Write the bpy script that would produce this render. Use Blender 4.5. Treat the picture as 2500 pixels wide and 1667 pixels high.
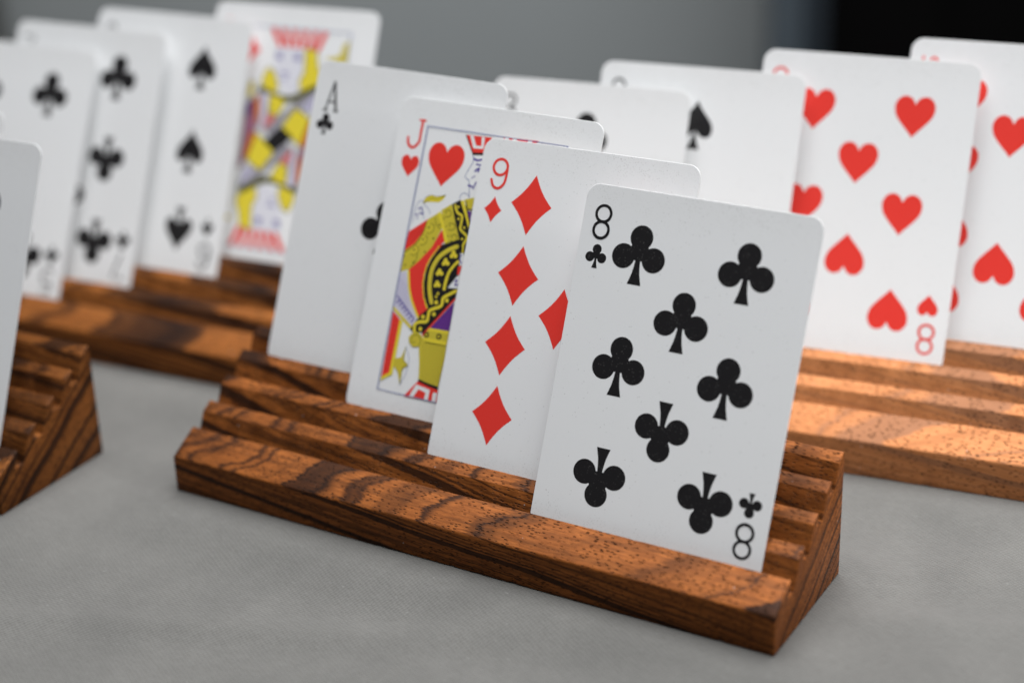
import bpy, bmesh, math, random
from mathutils import Matrix, Vector

for o in list(bpy.data.objects):
    bpy.data.objects.remove(o)
S = 0.001                                    # everything below is measured in millimetres
scene = bpy.context.scene
col = scene.collection

# ------------------------------------------------------------------ camera
CAM_R = ((0.8628733, 0.5044768, -0.0308685), (0.1763938, -0.3578188, -0.9169792), (-0.4736401, 0.7857919, -0.3977389))
CAM_C = (250.02, -327.56, 233.28)
cd = bpy.data.cameras.new('camera'); cam = bpy.data.objects.new('camera', cd); col.objects.link(cam)
r, d, f = (Vector(v) for v in CAM_R)
m = Matrix((r, -d, -f)).transposed().to_4x4(); m.translation = Vector(CAM_C) * S
cam.matrix_world = m
cd.sensor_fit = 'HORIZONTAL'; cd.sensor_width = 36.0; cd.lens = 36.0 * 4276.2 / 2500.0
cd.clip_start = 0.01; cd.clip_end = 30
cd.dof.use_dof = True; cd.dof.focus_distance = 0.449; cd.dof.aperture_fstop = cd.lens / 12.6
scene.camera = cam

# ------------------------------------------------------------------ light
w = bpy.data.worlds.new('World'); scene.world = w; w.use_nodes = True
w.node_tree.nodes['Background'].inputs[0].default_value = (0.80, 0.88, 1.0, 1)
w.node_tree.nodes['Background'].inputs[1].default_value = 0.07
def area(name, loc, target, sx, sy, power, color, spread=180):
    l = bpy.data.lights.new(name, 'AREA'); l.shape = 'RECTANGLE'; l.size = sx; l.size_y = sy
    l.energy = power; l.color = color; l.spread = math.radians(spread)
    o = bpy.data.objects.new(name, l); col.objects.link(o); o.location = loc
    o.rotation_euler = (Vector(target) - Vector(loc)).to_track_quat('-Z', 'Y').to_euler()
    return o
area('hanging_panel_light', (0.06, 0.18, 0.95), (0.06, 0.04, 0), 0.85, 0.85, 20.5, (0.985, 0.99, 1.0))
area('wall_fill_light', (-0.12, 0.85, 0.75), (-0.50, 1.45, -0.40), 0.6, 0.6, 4.8, (0.985, 0.99, 1.0))  # added fill to brighten the grey wall, not a fixture of the room
def beam(name, loc, target, angle, blend, power, soft, color):
    l = bpy.data.lights.new(name, 'SPOT'); l.spot_size = math.radians(angle); l.spot_blend = blend; l.energy = power
    l.shadow_soft_size = soft; l.color = color
    o = bpy.data.objects.new(name, l); col.objects.link(o); o.location = loc
    o.rotation_euler = (Vector(target) - Vector(loc)).to_track_quat('-Z', 'Y').to_euler()
beam('window_beam', (1.25, 0.03, 0.38), (0.150, 0.088, 0.026), 11, 1.0, 62, 0.06, (1.0, 0.985, 0.96))
vs = scene.view_settings
vs.view_transform = 'Standard'; vs.look = 'None'; vs.exposure = 0; vs.gamma = 1; vs.use_curve_mapping = False

# ------------------------------------------------------------------ node helpers
def lin(c):
    c = [x / 255 for x in c]
    return tuple(x / 12.92 if x <= 0.04045 else ((x + 0.055) / 1.055) ** 2.4 for x in c) + (1,)
class NT:
    def __init__(self, name):
        self.m = bpy.data.materials.new(name); self.m.use_nodes = True
        self.t = self.m.node_tree; self.b = self.t.nodes['Principled BSDF']
    def n(self, typ, **kw):
        nd = self.t.nodes.new(typ)
        for k, v in kw.items():
            if k.startswith('i_'):
                k = k[2:]; nd.inputs[int(k) if k.isdigit() else k.replace('_', ' ')].default_value = v
            else: setattr(nd, k, v)
        return nd
    def l(self, a, b, ao=0, bi=0): self.t.links.new(a.outputs[ao], b.inputs[bi])
    def math(self, op, a, b=None, clamp=False):
        nd = self.n('ShaderNodeMath', operation=op, use_clamp=clamp)
        for i, v in enumerate((a, b)):
            if v is None: continue
            if isinstance(v, (int, float)): nd.inputs[i].default_value = v
            else: self.t.links.new(v, nd.inputs[i])
        return nd.outputs[0]
    def ramp(self, fac, stops, interp='LINEAR'):
        nd = self.n('ShaderNodeValToRGB'); nd.color_ramp.interpolation = interp
        e = nd.color_ramp.elements
        while len(e) < len(stops): e.new(0.5)
        for el, (p, c) in zip(e, stops): el.position = p; el.color = c if len(c) == 4 else tuple(c) + (1,)
        self.t.links.new(fac, nd.inputs[0]); return nd.outputs[0]
    def mix(self, fac, a, b, blend='MIX'):
        nd = self.n('ShaderNodeMix', data_type='RGBA', blend_type=blend)
        for i, v in ((0, fac), (6, a), (7, b)):
            if isinstance(v, (int, float)): nd.inputs[i].default_value = v
            elif isinstance(v, tuple): nd.inputs[i].default_value = v
            else: self.t.links.new(v, nd.inputs[i])
        return nd.outputs[2]
    def coords(self, scale=(1, 1, 1), loc=(0, 0, 0), rot=(0, 0, 0)):
        tc = self.n('ShaderNodeTexCoord'); mp = self.n('ShaderNodeMapping')
        mp.inputs['Scale'].default_value = scale; mp.inputs['Location'].default_value = loc; mp.inputs['Rotation'].default_value = rot
        self.t.links.new(tc.outputs['Object'], mp.inputs[0]); return mp.outputs[0]
    def noise(self, vec, scale, detail=2, rough=0.5, dist=0.0):
        nd = self.n('ShaderNodeTexNoise'); nd.inputs['Scale'].default_value = scale; nd.inputs['Detail'].default_value = detail
        nd.inputs['Roughness'].default_value = rough; nd.inputs['Distortion'].default_value = dist
        self.t.links.new(vec, nd.inputs['Vector']); return nd.outputs['Fac']
    def out(self, color=None, rough=None, normal=None):
        for k, v in (('Base Color', color), ('Roughness', rough), ('Normal', normal)):
            if v is None: continue
            if isinstance(v, (int, float, tuple)): self.b.inputs[k].default_value = v
            else: self.t.links.new(v, self.b.inputs[k])
    def bump(self, h, strength, dist):
        nd = self.n('ShaderNodeBump'); nd.inputs['Strength'].default_value = strength; nd.inputs['Distance'].default_value = dist
        self.t.links.new(h, nd.inputs['Height']); return nd.outputs[0]

# ------------------------------------------------------------------ materials
def wood_material(name, seed, light, mid, dark, streak):
    """striped tropical hardwood: wavy growth bands through the block, short dark pores along the grain"""
    k = NT(name); off = (seed * 0.137, seed * 0.071, seed * 0.053)
    base = k.coords((1, 1, 1), off)
    # slow warp, stretched along the grain
    warp = k.noise(k.coords((7, 30, 30), off), 1.0, 2, 0.5)
    warp2 = k.noise(k.coords((55, 260, 260), off), 1.0, 3, 0.6)
    sep = k.n('ShaderNodeSeparateXYZ'); k.t.links.new(base, sep.inputs[0])
    x, y, z = sep.outputs
    rr = k.math('ADD', k.math('MULTIPLY', x, 0.078), k.math('ADD', k.math('MULTIPLY', y, -0.57), k.math('MULTIPLY', z, 0.82)))
    rr = k.math('ADD', rr, k.math('MULTIPLY', k.math('SUBTRACT', warp, 0.5), 0.0085))
    rr = k.math('ADD', rr, k.math('MULTIPLY', k.math('SUBTRACT', warp2, 0.5), 0.00055))
    fib = k.noise(k.coords((210, 2300, 2300), off), 1.0, 3, 0.7)
    fib2 = k.noise(k.coords((32, 640, 640), off), 1.0, 3, 0.6)
    rr = k.math('ADD', rr, k.math('MULTIPLY', k.math('SUBTRACT', fib, 0.5), 0.00045))
    def band(scale, detail, o):
        nd = k.n('ShaderNodeTexNoise', noise_dimensions='1D'); nd.inputs['Scale'].default_value = scale; nd.inputs['Detail'].default_value = detail
        nd.inputs['Roughness'].default_value = 0.55
        k.t.links.new(k.math('ADD', rr, o), nd.inputs['W']); return nd.outputs['Fac']
    b1 = band(400, 1.0, seed * 3.1)
    b2 = band(520, 1.0, seed * 1.7 + 4)
    dk = k.ramp(b1, [(0.0, (0, 0, 0)), (0.555, (0, 0, 0)), (0.60, (0.85, 0.85, 0.85)), (0.72, (1, 1, 1)), (1.0, (1, 1, 1))])
    fine = k.ramp(k.math('ABSOLUTE', k.math('SUBTRACT', b2, 0.44)), [(0.0, (1, 1, 1)), (0.010, (1, 1, 1)), (0.05, (0, 0, 0)), (1.0, (0, 0, 0))])
    b3 = band(1150, 1.5, seed * 0.9 + 9)
    fine3 = k.ramp(b3, [(0.0, (0, 0, 0)), (0.52, (0, 0, 0)), (0.66, (1, 1, 1)), (1.0, (1, 1, 1))])
    blot = k.noise(k.coords((45, 110, 110), off), 1.0, 5, 0.68)
    c = k.mix(k.ramp(blot, [(0.22, (0, 0, 0)), (0.60, (1, 1, 1))]), mid, light)
    c = k.mix(k.ramp(fib, [(0.40, (0, 0, 0)), (0.66, (1, 1, 1))]), c, mid)
    c = k.mix(k.math('MULTIPLY', k.ramp(fib2, [(0.46, (0, 0, 0)), (0.66, (1, 1, 1))]), 0.50), c, streak)
    c = k.mix(k.math('MULTIPLY', fine3, 0.55), c, streak)
    c = k.mix(k.math('MULTIPLY', dk, 0.90), c, dark)
    c = k.mix(k.math('MULTIPLY', fine, 0.82), c, dark)
    # pores
    v = k.n('ShaderNodeTexVoronoi', feature='F1', distance='EUCLIDEAN'); v.inputs['Scale'].default_value = 1.0; v.inputs['Randomness'].default_value = 1.0
    k.t.links.new(k.coords((520, 1600, 1600), off, (0, 0, 0.05)), v.inputs['Vector'])
    pore = k.ramp(v.outputs['Distance'], [(0.0, (1, 1, 1)), (0.17, (1, 1, 1)), (0.33, (0, 0, 0))])
    keep = k.ramp(k.noise(k.coords((40, 110, 110), off), 1.0, 2), [(0.28, (0, 0, 0)), (0.42, (1, 1, 1))])
    pm = k.math('MULTIPLY', pore, keep)
    c = k.mix(k.math('MULTIPLY', pm, 0.85), c, (0.016, 0.007, 0.004, 1))
    dv = k.n('ShaderNodeTexVoronoi', feature='F1'); dv.inputs['Scale'].default_value = 170
    k.t.links.new(k.coords((1, 1, 1), (0.7 + seed, 0.2, 0.4)), dv.inputs['Vector'])
    dust = k.ramp(dv.outputs['Distance'], [(0.0, (1, 1, 1)), (0.022, (1, 1, 1)), (0.034, (0, 0, 0))])
    c = k.mix(k.math('MULTIPLY', dust, 0.7), c, (0.55, 0.54, 0.52, 1))
    rough = k.math('ADD', k.math('MULTIPLY', fib, 0.20), 0.40)
    rough = k.math('ADD', rough, k.math('MULTIPLY', pm, 0.3))
    h = k.math('SUBTRACT', k.math('MULTIPLY', fib, 0.35), pm)
    k.out(c, rough, k.bump(h, 0.55, 0.00022))
    k.b.inputs['Specular IOR Level'].default_value = 0.12
    k.b.inputs['Metallic'].default_value = 0.22          # oiled fibres glint in the colour of the wood
    return k.m
WOOD = {
    'front': wood_material('wood_dark_striped', 1.0, (0.360, 0.116, 0.026, 1), (0.172, 0.051, 0.0115, 1), (0.016, 0.0075, 0.005, 1), (0.045, 0.016, 0.0055, 1)),
    'bl': wood_material('wood_brown_streaked', 2.3, (0.370, 0.130, 0.029, 1), (0.205, 0.066, 0.015, 1), (0.018, 0.008, 0.005, 1), (0.050, 0.017, 0.0055, 1)),
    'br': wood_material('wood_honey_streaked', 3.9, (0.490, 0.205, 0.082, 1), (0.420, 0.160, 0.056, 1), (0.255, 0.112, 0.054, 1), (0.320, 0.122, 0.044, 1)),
    'left': wood_material('wood_dark_brown', 5.2, (0.310, 0.108, 0.024, 1), (0.145, 0.046, 0.011, 1), (0.015, 0.007, 0.0045, 1), (0.042, 0.015, 0.005, 1)),
}
def card_stock():
    k = NT('card_stock')
    n1 = k.noise(k.coords(), 1500, 2)
    v = k.n('ShaderNodeTexVoronoi', feature='F1'); v.inputs['Scale'].default_value = 900
    k.t.links.new(k.coords(), v.inputs['Vector'])
    sp = k.ramp(v.outputs['Distance'], [(0.0, (1, 1, 1)), (0.10, (1, 1, 1)), (0.17, (0, 0, 0))])
    gate = k.math('GREATER_THAN', k.noise(k.coords(), 240, 3), 0.545)
    # handling dirt gathers toward the two short edges of the card
    sep = k.n('ShaderNodeSeparateXYZ'); k.t.links.new(k.coords(), sep.inputs[0])
    edge = k.math('MULTIPLY', k.math('SUBTRACT', k.math('ABSOLUTE', sep.outputs[2]), 0.033), 60, True)
    grime = k.math('MULTIPLY', edge, k.noise(k.coords(), 420, 5, 0.75))
    c = k.mix(k.math('MULTIPLY', k.math('MULTIPLY', sp, gate), 0.30), (0.84, 0.85, 0.855, 1), (0.22, 0.21, 0.20, 1))
    c = k.mix(k.math('MULTIPLY', grime, 0.22), c, (0.42, 0.40, 0.36, 1))
    v2 = k.n('ShaderNodeTexVoronoi', feature='F1'); v2.inputs['Scale'].default_value = 1900
    k.t.links.new(k.coords((1, 1, 1), (0.31, 0.17, 0.23)), v2.inputs['Vector'])
    sp2 = k.ramp(v2.outputs['Distance'], [(0.0, (1, 1, 1)), (0.20, (1, 1, 1)), (0.34, (0, 0, 0))])
    wear = k.math('MULTIPLY', k.math('ADD', edge, 0.10, True), k.ramp(k.noise(k.coords(), 130, 4, 0.7), [(0.42, (0, 0, 0)), (0.66, (1, 1, 1))]))
    c = k.mix(k.math('MULTIPLY', k.math('MULTIPLY', sp2, wear), 0.55), c, (0.25, 0.235, 0.21, 1))
    k.out(c, 0.38, k.bump(k.math('ADD', n1, k.math('MULTIPLY', k.noise(k.coords(), 35, 2), 6)), 0.08, 0.0001)); k.b.inputs['Specular IOR Level'].default_value = 0.5
    return k.m
STOCK = card_stock()
def ink(name, rgb, speck=0.0):
    k = NT('ink_' + name)
    c = rgb + (1,)
    if speck:
        v = k.n('ShaderNodeTexVoronoi', feature='F1'); v.inputs['Scale'].default_value = 1700
        tc = k.n('ShaderNodeNewGeometry'); k.t.links.new(tc.outputs['Position'], v.inputs['Vector'])
        sp = k.ramp(v.outputs['Distance'], [(0.0, (1, 1, 1)), (0.15, (1, 1, 1)), (0.30, (0, 0, 0))])
        nz = k.n('ShaderNodeTexNoise'); nz.inputs['Scale'].default_value = 900; k.t.links.new(tc.outputs['Position'], nz.inputs['Vector'])
        g = k.math('GREATER_THAN', nz.outputs['Fac'], 0.52)
        c = k.mix(k.math('MULTIPLY', k.math('MULTIPLY', sp, g), speck), c, (0.45, 0.44, 0.42, 1))
    k.out(c, 0.42); k.b.inputs['Specular IOR Level'].default_value = 0.35
    return k.m
INK = {n: ink(n, c, s) for n, c, s in (
    ('black', (0.012, 0.011, 0.012), 0.14), ('red', (0.80, 0.044, 0.032), 0.05), ('white', (0.80, 0.815, 0.825), 0),
    ('blue', (0.18, 0.21, 0.40), 0), ('violet', (0.10, 0.075, 0.33), 0), ('violet2', (0.38, 0.36, 0.56), 0), ('yellow', (0.78, 0.64, 0.045), 0),
    ('gold', (0.60, 0.50, 0.045), 0), ('olive', (0.11, 0.105, 0.012), 0), ('brown', (0.32, 0.23, 0.03), 0), ('darkred', (0.45, 0.03, 0.022), 0),
    ('purple', (0.13, 0.035, 0.25), 0), ('lavender', (0.60, 0.58, 0.70), 0), ('pink', (0.70, 0.22, 0.22), 0), ('pale', (0.74, 0.74, 0.80), 0),
    ('grey', (0.34, 0.33, 0.37), 0), ('orange', (0.62, 0.17, 0.03), 0), ('mauve', (0.36, 0.15, 0.24), 0))}
def cloth_material():
    k = NT('grey_cloth')
    def wave(rot, scale):
        nd = k.n('ShaderNodeTexWave', wave_type='BANDS', bands_direction='X'); nd.inputs['Scale'].default_value = scale
        nd.inputs['Distortion'].default_value = 3.0; nd.inputs['Detail'].default_value = 3; nd.inputs['Detail Scale'].default_value = 1.5
        k.t.links.new(k.coords((1, 1, 1), (0, 0, 0), (0, 0, rot)), nd.inputs['Vector']); return nd.outputs['Fac']
    a = wave(math.radians(28), 360); b = wave(math.radians(118), 300)
    weave = k.math('ADD', k.math('MULTIPLY', a, 0.65), k.math('MULTIPLY', b, 0.35))
    slub = k.noise(k.coords((1, 2.2, 1), (0, 0, 0), (0, 0, 0.5)), 420, 5, 0.75)
    blotch = k.noise(k.coords(), 34, 5, 0.65)
    c = k.mix(weave, (0.112, 0.109, 0.101, 1), (0.154, 0.151, 0.142, 1))
    c = k.mix(k.math('MULTIPLY', k.ramp(slub, [(0.3, (0, 0, 0)), (0.7, (1, 1, 1))]), 0.7), c, (0.172, 0.169, 0.160, 1))
    c = k.mix(k.math('MULTIPLY', k.ramp(blotch, [(0.35, (0, 0, 0)), (0.7, (1, 1, 1))]), 0.38), c, (0.085, 0.084, 0.080, 1))
    lint = k.ramp(k.noise(k.coords((1, 1.8, 1), (0.3, 0.1, 0)), 520, 2, 0.5), [(0.70, (0, 0, 0)), (0.78, (1, 1, 1))])
    c = k.mix(k.math('MULTIPLY', lint, 0.35), c, (0.26, 0.26, 0.25, 1))
    creases = k.noise(k.coords((1, 1.4, 1), (0, 0, 0), (0, 0, 0.5)), 15, 2, 0.4, 0.3)
    h = k.math('ADD', k.math('ADD', weave, k.math('MULTIPLY', slub, 0.9)), k.math('MULTIPLY', creases, 42))
    k.out(c, 0.9, k.bump(h, 0.5, 0.0002)); k.b.inputs['Specular IOR Level'].default_value = 0.2
    k.b.inputs['Sheen Weight'].default_value = 0.15
    return k.m
CLOTH = cloth_material()
def plain(name, rgb, rough, nscale, amount):
    k = NT(name)
    nz = k.noise(k.coords(), nscale, 4, 0.6)
    c = k.mix(k.math('MULTIPLY', nz, amount), rgb + (1,), tuple(x * 0.6 for x in rgb) + (1,))
    k.out(c, rough, k.bump(nz, 0.1, 0.002)); k.b.inputs['Specular IOR Level'].default_value = 0.1; return k.m

# ------------------------------------------------------------------ object helpers
def tag(o, label=None, cat=None, group=None, kind=None):
    for n, v in (('label', label), ('category', cat), ('group', group), ('kind', kind)):
        if v: o[n] = v
    return o
def empty(name, loc, rz=0.0):
    o = bpy.data.objects.new(name, None); col.objects.link(o); o.empty_display_size = 0.01
    o.location = Vector(loc) * S; o.rotation_euler = (0, 0, rz); return o
def mesh_obj(name, verts, faces, mats, parent=None, idx=None, smooth=False):
    me = bpy.data.meshes.new(name); me.from_pydata([tuple(c * S for c in v) for v in verts], [], faces)
    for mt in (mats if isinstance(mats, (list, tuple)) else [mats]): me.materials.append(mt)
    if idx: me.polygons.foreach_set('material_index', idx)
    if smooth: me.polygons.foreach_set('use_smooth', [True] * len(me.polygons))
    me.update()
    o = bpy.data.objects.new(name, me); col.objects.link(o); o.parent = parent
    return o

# ------------------------------------------------------------------ setting: cloth, backdrop
def make_cloth():
    x0, x1, y0, y1, nx, ny = -760, 640, -330, 352, 420, 210
    rnd = random.Random(4)
    waves = [(rnd.uniform(0.006, 0.022), rnd.uniform(0.006, 0.02), rnd.uniform(0, 6.28), rnd.uniform(0.3, 0.8)) for _ in range(10)]
    def hgt(x, y):
        h = sum(a * math.sin(kx * x + ky * y * (1 if i % 2 else -1) + p) for i, (kx, ky, p, a) in enumerate(waves))
        # soft ironed-in fold running along the front of the table
        t = y + 40 - 0.497 * x + 2.5 * math.sin(x * 0.045)
        h += 1.3 * math.exp(-(t / 5.5) ** 2)
        t2 = (x - 156) + 0.12 * y + 4 * math.sin(y * 0.06)
        h += 1.6 * math.exp(-(t2 / 11) ** 2)
        return h - 4.2
    vs_, fs = [], []
    def foot(x, y):                             # the cloth lies flat where a holder presses on it
        best = 1e9
        for hx, hy, a in HOLDER_POSES.values():
            c, s = math.cos(a), math.sin(a); lx = (x - hx) * c + (y - hy) * s; ly = -(x - hx) * s + (y - hy) * c
            dx = max(abs(lx) - HALF, 0); dy = max(-ly, ly - DEPTH, 0); best = min(best, math.hypot(dx, dy))
        return best
    for j in range(ny + 1):
        for i in range(nx + 1):
            x = x0 + (x1 - x0) * i / nx; y = y0 + (y1 - y0) * j / ny
            t = min(1, foot(x, y) / 26); t = t * t * (3 - 2 * t)
            vs_.append((x, y, min(-0.02, -0.02 * (1 - t) + hgt(x, y) * t) if t < 1 else hgt(x, y)))
    for k in range(1, 9):                       # overhang at the far edge
        for i in range(nx + 1):
            x = x0 + (x1 - x0) * i / nx
            a = min(k * 0.4, math.pi / 2); z = -1.6 - 6 * (1 - math.cos(a)) - max(0, k - 4) * 45
            vs_.append((x, y1 + 6 * math.sin(a) + (3 * math.sin(x * 0.03) if k > 4 else 0), z))
    W_ = nx + 1
    for j in range(ny + 8):
        for i in range(nx): fs.append((j * W_ + i, j * W_ + i + 1, (j + 1) * W_ + i + 1, (j + 1) * W_ + i))
    tag(mesh_obj('tablecloth', vs_, fs, CLOTH, smooth=True), kind='structure')

HOLDER_POSES = {'front': (30.74, 0.0, 0.0007), 'bl': (-150.28, 56.08, 0.0815), 'br': (72.3, 90.2, 0.1261), 'left': (-184.44, -37.43, 0.0346)}
LENGTH = 181.4; HALF = LENGTH / 2; DEPTH = 42.59
FRONT_H = 10.65; SLOPE = 0.51448; LEAN = 0.4171
RAILS = ((0.0, 9.924), (14.304, 18.302), (23.118, 26.675), (31.386, 35.027), (39.313, DEPTH))   # front and back of each rail along the slope
SLOT_Y = (13.704, 22.518, 30.786, 38.713)                                                       # where the cards stand
top_z = lambda y: FRONT_H + y * math.tan(SLOPE)
make_cloth()

def backdrop():
    # vertical fabric wall well behind the table, square to the view
    c = Vector(CAM_C); fwd = Vector((-0.52, 0.855, 0)).normalized(); rt = Vector((fwd.y, -fwd.x, 0))
    def panel(name, dist, a, b, z0, z1, depth, mat, amp, wl):
        n = max(24, int((b - a) / 20)); vs_ = []; fs = []
        for side in (0, 1):
            for z in (z0, z1):
                for i in range(n + 1):
                    s = a + (b - a) * i / n
                    q = c + fwd * (dist + side * depth + amp * math.sin(s / wl) + amp * 0.5 * math.sin(s / wl * 2.3 + 1)) + rt * s
                    vs_.append((q.x, q.y, z))
        W_ = n + 1
        for i in range(n):
            fs.append((i, i + 1, W_ + i + 1, W_ + i)); fs.append((2 * W_ + i, 3 * W_ + i, 3 * W_ + i + 1, 2 * W_ + i + 1))
            fs.append((W_ + i, W_ + i + 1, 3 * W_ + i + 1, 3 * W_ + i)); fs.append((i, 2 * W_ + i, 2 * W_ + i + 1, i + 1))
        fs.append((0, W_, 3 * W_, 2 * W_)); fs.append((n, 2 * W_ + n, 3 * W_ + n, W_ + n))
        return mesh_obj(name, vs_, fs, mat, smooth=False)
    tag(panel('backdrop_wall', 1900, -2600, 2600, -1000, 900, 40, plain('grey_wall', (0.42, 0.445, 0.445), 0.9, 6, 0.25), 0, 50), kind='structure')
    tag(panel('black_curtain', 1560, 300, 1300, -950, 500, 6, plain('black_velvet', (0.0012, 0.001, 0.001), 0.95, 20, 0.4), 9, 22),
        'black curtain hanging behind the table beside the grey wall', 'curtain')
    tag(panel('wall_shade_panel', 1700, -1400, -482, -950, 500, 6, plain('charcoal_shade', (0.06, 0.058, 0.052), 0.95, 20, 0.4), 9, 22),  # added dark panel, stands in for shading at the wall's left end
        'charcoal panel added beyond the five of clubs to darken the end of the grey wall', 'curtain')
    tag(panel('slate_post', 1520, 246, 268, -950, 500, 38, plain('slate_paint', (0.085, 0.105, 0.122), 0.7, 20, 0.3), 0, 50),
        'slate blue upright post at the edge of the grey wall', 'post')
    tag(panel('dark_post', 1530, 268.5, 292, -950, 500, 36, plain('dark_slate_paint', (0.030, 0.038, 0.047), 0.7, 20, 0.3), 0, 50),
        'dark slate upright post touching the black curtain', 'post')
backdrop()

# ------------------------------------------------------------------ card holders
def fillet(poly, radii, seg=4):
    out = []; n = len(poly)
    for i in range(n):
        p = Vector(poly[i]); rr = radii[i]
        if rr <= 0: out.append((p.x, p.y, None)); continue
        a = (Vector(poly[i - 1]) - p).normalized(); b = (Vector(poly[(i + 1) % n]) - p).normalized()
        ang = a.angle(b); t = rr / math.tan(ang / 2)
        cc = p + (a + b).normalized() * (rr / math.sin(ang / 2))
        s0 = p + a * t; s1 = p + b * t
        a0 = math.atan2(s0.y - cc.y, s0.x - cc.x); a1 = math.atan2(s1.y - cc.y, s1.x - cc.x)
        da = (a1 - a0 + math.pi) % (2 * math.pi) - math.pi
        for k in range(seg + 1):
            th = a0 + da * k / seg; out.append((cc.x + rr * math.cos(th), cc.y + rr * math.sin(th), None))
    return [(x, y) for x, y, _ in out]
def offset_poly(pts, offs):
    """move each edge i (pts[i] to pts[i+1]) inward by offs[i]; pts anticlockwise"""
    n = len(pts); out = []
    L = []
    for i in range(n):
        a = Vector(pts[i]); b = Vector(pts[(i + 1) % n]); d_ = (b - a).normalized(); nn = Vector((-d_.y, d_.x)); L.append((a + nn * offs[i], d_))
    for i in range(n):
        (a, da), (b, db) = L[i - 1], L[i]
        cr = da.x * db.y - da.y * db.x
        if abs(cr) < 1e-4: out.append((b.x, b.y)); continue
        t = ((b.x - a.x) * db.y - (b.y - a.y) * db.x) / cr
        out.append((a.x + da.x * t, a.y + da.y * t))
    return out
def extrude_x(name, poly, radii, seam, mat, parent, rnd, e=0.35):
    """poly anticlockwise in (y, z); seam = set of edge indices that touch another piece of the same block"""
    keys = []; pts = []; n = len(poly)
    for i in range(n):
        f1 = fillet(poly, [radii[i] if j == i else 0 for j in range(n)])
        cnt = 5 if radii[i] > 0 else 1
        st = sum(1 for j in range(i))
        seg = f1[i:i + cnt]
        for s_, q in enumerate(seg):
            pts.append(q); keys.append(i if s_ == len(seg) - 1 else None)
    offs = [0.0 if (k is not None and k in seam) else e for k in keys]
    inner = offset_poly(pts, offs)
    m_ = len(pts); nst = 120; soft = [k is None or radii[k] > 0 for k in keys]
    cx_ = sum(q[0] for q in pts) / m_; cy_ = sum(q[1] for q in pts) / m_
    stations = [(-HALF, inner), (-HALF + e * 0.35, [((a[0] * 0.3 + b[0] * 0.7), (a[1] * 0.3 + b[1] * 0.7)) for a, b in zip(inner, pts)])]
    for k in range(nst + 1):
        x = -HALF + e + (LENGTH - 2 * e) * k / nst
        j_ = rnd.uniform(0, 0.05) + (rnd.uniform(0.05, 0.28) if rnd.random() < 0.06 else 0); jj = []
        for q, sf in zip(pts, soft):            # saw-cut edges: slight wander and a few small chips
            d_ = math.hypot(q[0] - cx_, q[1] - cy_); t_ = (j_ + rnd.uniform(0, 0.03)) / d_ if sf and 0 < k < nst else 0
            jj.append((q[0] + (cx_ - q[0]) * t_, q[1] + (cy_ - q[1]) * t_))
        stations.append((x, jj))
    stations += [(HALF - e * 0.35, stations[1][1]), (HALF, inner)]
    vs_ = [(x, y, z) for x, pp in stations for y, z in pp]; fs = []
    for s_ in range(len(stations) - 1):
        for i in range(m_):
            j = (i + 1) % m_; fs.append((s_ * m_ + i, (s_ + 1) * m_ + i, (s_ + 1) * m_ + j, s_ * m_ + j))
    fs.append(tuple(reversed(range(m_)))[::-1]); b = (len(stations) - 1) * m_
    fs.append(tuple(b + i for i in reversed(range(m_))))
    o = mesh_obj(name, vs_, fs, mat, parent)
    bm = bmesh.new(); bm.from_mesh(o.data); bmesh.ops.recalc_face_normals(bm, faces=bm.faces)
    for f_ in bm.faces: f_.smooth = True
    for e_ in bm.edges:
        if len(e_.link_faces) == 2 and e_.calc_face_angle(0) > math.radians(28): e_.smooth = False
    bm.to_mesh(o.data); bm.free()
    return o
def make_holder(key, label, depths):
    x, y, a = HOLDER_POSES[key]; root = empty('card_holder', (x, y, 0), a)
    tag(root, label, 'card holder', 'striped wooden playing card holders on the grey cloth')
    l_ = Vector((math.sin(LEAN), math.cos(LEAN))); rnd = random.Random(sum(map(ord, key)))
    sb = []                                   # slot floors: (front corner, rear corner)
    for k in range(4):
        rt_ = Vector((RAILS[k + 1][0], top_z(RAILS[k + 1][0]))); ft = Vector((RAILS[k][1], top_z(RAILS[k][1])))
        zf = rt_.y - (depths[k] + 0.16) * l_.y                       # level slot floor just under the card's edge
        rear = rt_ - l_ * ((rt_.y - zf) / l_.y); front = ft - l_ * ((ft.y - zf) / l_.y)
        sb.append((front, rear))
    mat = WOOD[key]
    base = [(0, 0), (DEPTH, 0), (DEPTH, sb[3][1].y)]
    for k in (3, 2, 1, 0):
        base.append(tuple(sb[k][1])); base.append(tuple(sb[k][0]))
    base.append((0, 6.0))
    n = len(base)
    seam = {2, 4, 6, 8, 10}                   # edges under the rails
    extrude_x('base', base, [0.5, 0.5] + [0] * (n - 2), seam, mat, root, rnd)
    for k in range(5):
        yf, yb = RAILS[k]
        tf, tb = (yf, top_z(yf)), (yb, top_z(yb))
        bf = (0, 6.0) if k == 0 else tuple(sb[k - 1][1])
        bb = (DEPTH, sb[3][1].y) if k == 4 else tuple(sb[k][0])
        extrude_x('rail', [bf, bb, tb, tf], [0, 0, 0.28, 0.9 if k == 0 else 0.3], {0}, mat, root, rnd)
    return root

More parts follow.
